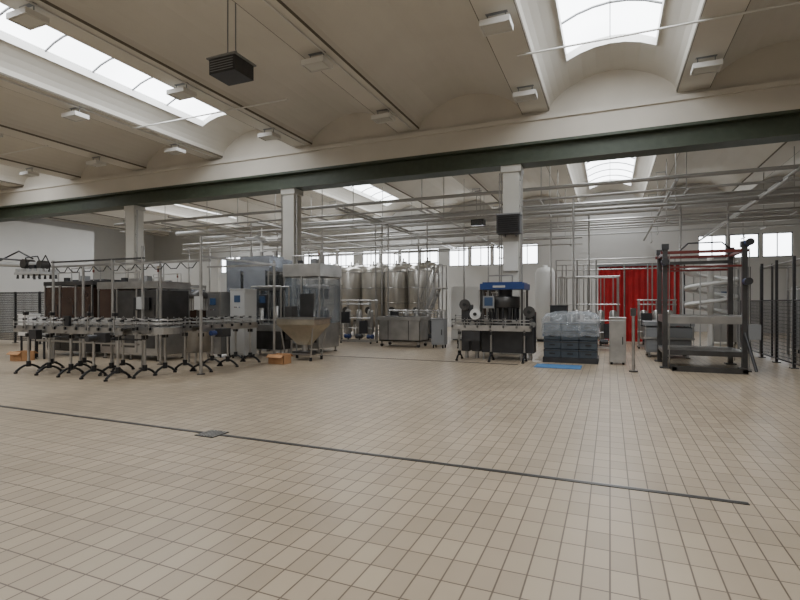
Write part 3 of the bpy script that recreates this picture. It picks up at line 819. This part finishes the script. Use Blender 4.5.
for i in range(14):
    yy = Y0+.1+i*.1; b.cyl((X0+.05, yy, .42), (X1-.05, yy, .42), .035, STEEL, 10)
    b.cyl((X0+.05, yy, 1.26), (X1-.05, yy, 1.26), .035, STEEL, 10)
b.bb(X0+.05, X1-.05, Y0+.9, Y0+1.0, 2.60, 2.68, STEEL_D)
b.path([(X0+.3, Y0+.02, 2.85), (X0+.5, Y0+.02, 3.05), (X0+1.2, Y0+.02, 3.05), (X0+1.4, Y0+.02, 2.85)], .018, BLACK)
for (xx, z) in ((X1+.05, 3.0), (X0-.02, 2.6), (X1+.02, 2.1)):
    b.cyl((xx, Y0-.06, z), (xx, Y0-.28, z), .08, BLUEM, 14); b.cyl((xx, Y0-.28, z), (xx, Y0-.32, z), .085, CHAR, 14)
b.bb(X1+.06, X1+.3, Y0-.1, Y0+.4, .75, 1.1, GREYP)
for xx in (X0+.15, X1-.1): b.bb(xx-.05, xx+.05, Y0-.6, Y0-.06, .02, .10, STEEL_D)
b.bb(X0+.1, X1-.05, Y0-.6, Y0-.5, .0, .12, STEEL_D)
b.path([(X1, Y0-.06, .9), (X1+.1, Y0-.6, .08)], .035, CHAR)
b.done()
enclosure("pallet_magazine", .95, 2.2, 16.4, 17.4, 1.05, 2, panel=GREYP, base=GREYP, inner=False, zb=.6, clutter=False)

b = B("spiral_conveyor")
cx, cy = 3.0, 18.8
b.cyl((cx, cy, 0), (cx, cy, 3.1), .09, WHITE, 14); b.cyl((cx, cy, 0), (cx, cy, .04), .4, LGREY, 20)
N = 110; vs = []; fs = []
for i in range(N+1):
    a = 2*math.pi*3.0*i/N; z = 1.2+1.65*i/N
    for (r, dz) in ((.40, 0), (.40, .08), (.42, .03), (.70, .03), (.74, .11), (.74, 0)):
        vs.append((cx+r*math.cos(a), cy+r*math.sin(a), z+dz))
for i in range(N):
    for j in range(6):
        o = i*6; fs.append((o+j, o+(j+1) % 6, o+6+(j+1) % 6, o+6+j))
b.add(vs, fs, WHITE, True)
for i in range(6):
    a = i*math.pi/3
    b.cyl((cx+.78*math.cos(a), cy+.78*math.sin(a), 0), (cx+.78*math.cos(a), cy+.78*math.sin(a), 2.95), .02, LGREY)
    for zz in (1.1, 1.63, 2.17, 2.7): b.cyl((cx, cy, zz), (cx+.78*math.cos(a), cy+.78*math.sin(a), zz), .018, LGREY)
b.done()

b = B("red_strip_curtain")
x0, x1, Y = -.45, 2.60, 22.4
b.bb(x0-.1, x1+.1, Y-.08, Y+.12, 3.10, 3.22, GREYP)
for xx in (x0-.08, x1+.08, .55): b.bb(xx-.03, xx+.03, Y-.05, Y+.1, 0, 3.10, CHAR)
n = 120; vs = []; fs = []
for i in range(n+1):
    x = x0+(x1-x0)*i/n; y = Y+.03*math.sin(x*2*math.pi/.22)
    vs += [(x, y, .03), (x, y, 3.10)]
for i in range(n): fs.append((2*i, 2*i+2, 2*i+3, 2*i+1))
b.add(vs, fs, RED, True)
b.done()
cabinet("electrical_cabinet", 3.6, 4.6, 22.6, 23.2, 2.2, LGREY)
enclosure("pasteuriser", -17.3, -14.9, 14.0, 15.4, 2.3, 3, panel=STEEL_B, base=STEEL, inner=False)

# ---------------------------------------------------------------- world & camera
w = bpy.data.worlds.new("world"); scene.world = w; w.use_nodes = True
w.node_tree.nodes["Background"].inputs[0].default_value = (0.7, 0.8, 0.95, 1)
w.node_tree.nodes["Background"].inputs[1].default_value = 0.5

cam = bpy.data.cameras.new("camera"); co = bpy.data.objects.new("camera", cam); scene.collection.objects.link(co)
cam.sensor_width = 36; cam.lens = 22.5; cam.shift_y = 3/800
cam.clip_end = 200
co.location = (0, 0, H); co.rotation_euler = (math.radians(90), 0, math.atan2(210, 500))
scene.camera = co
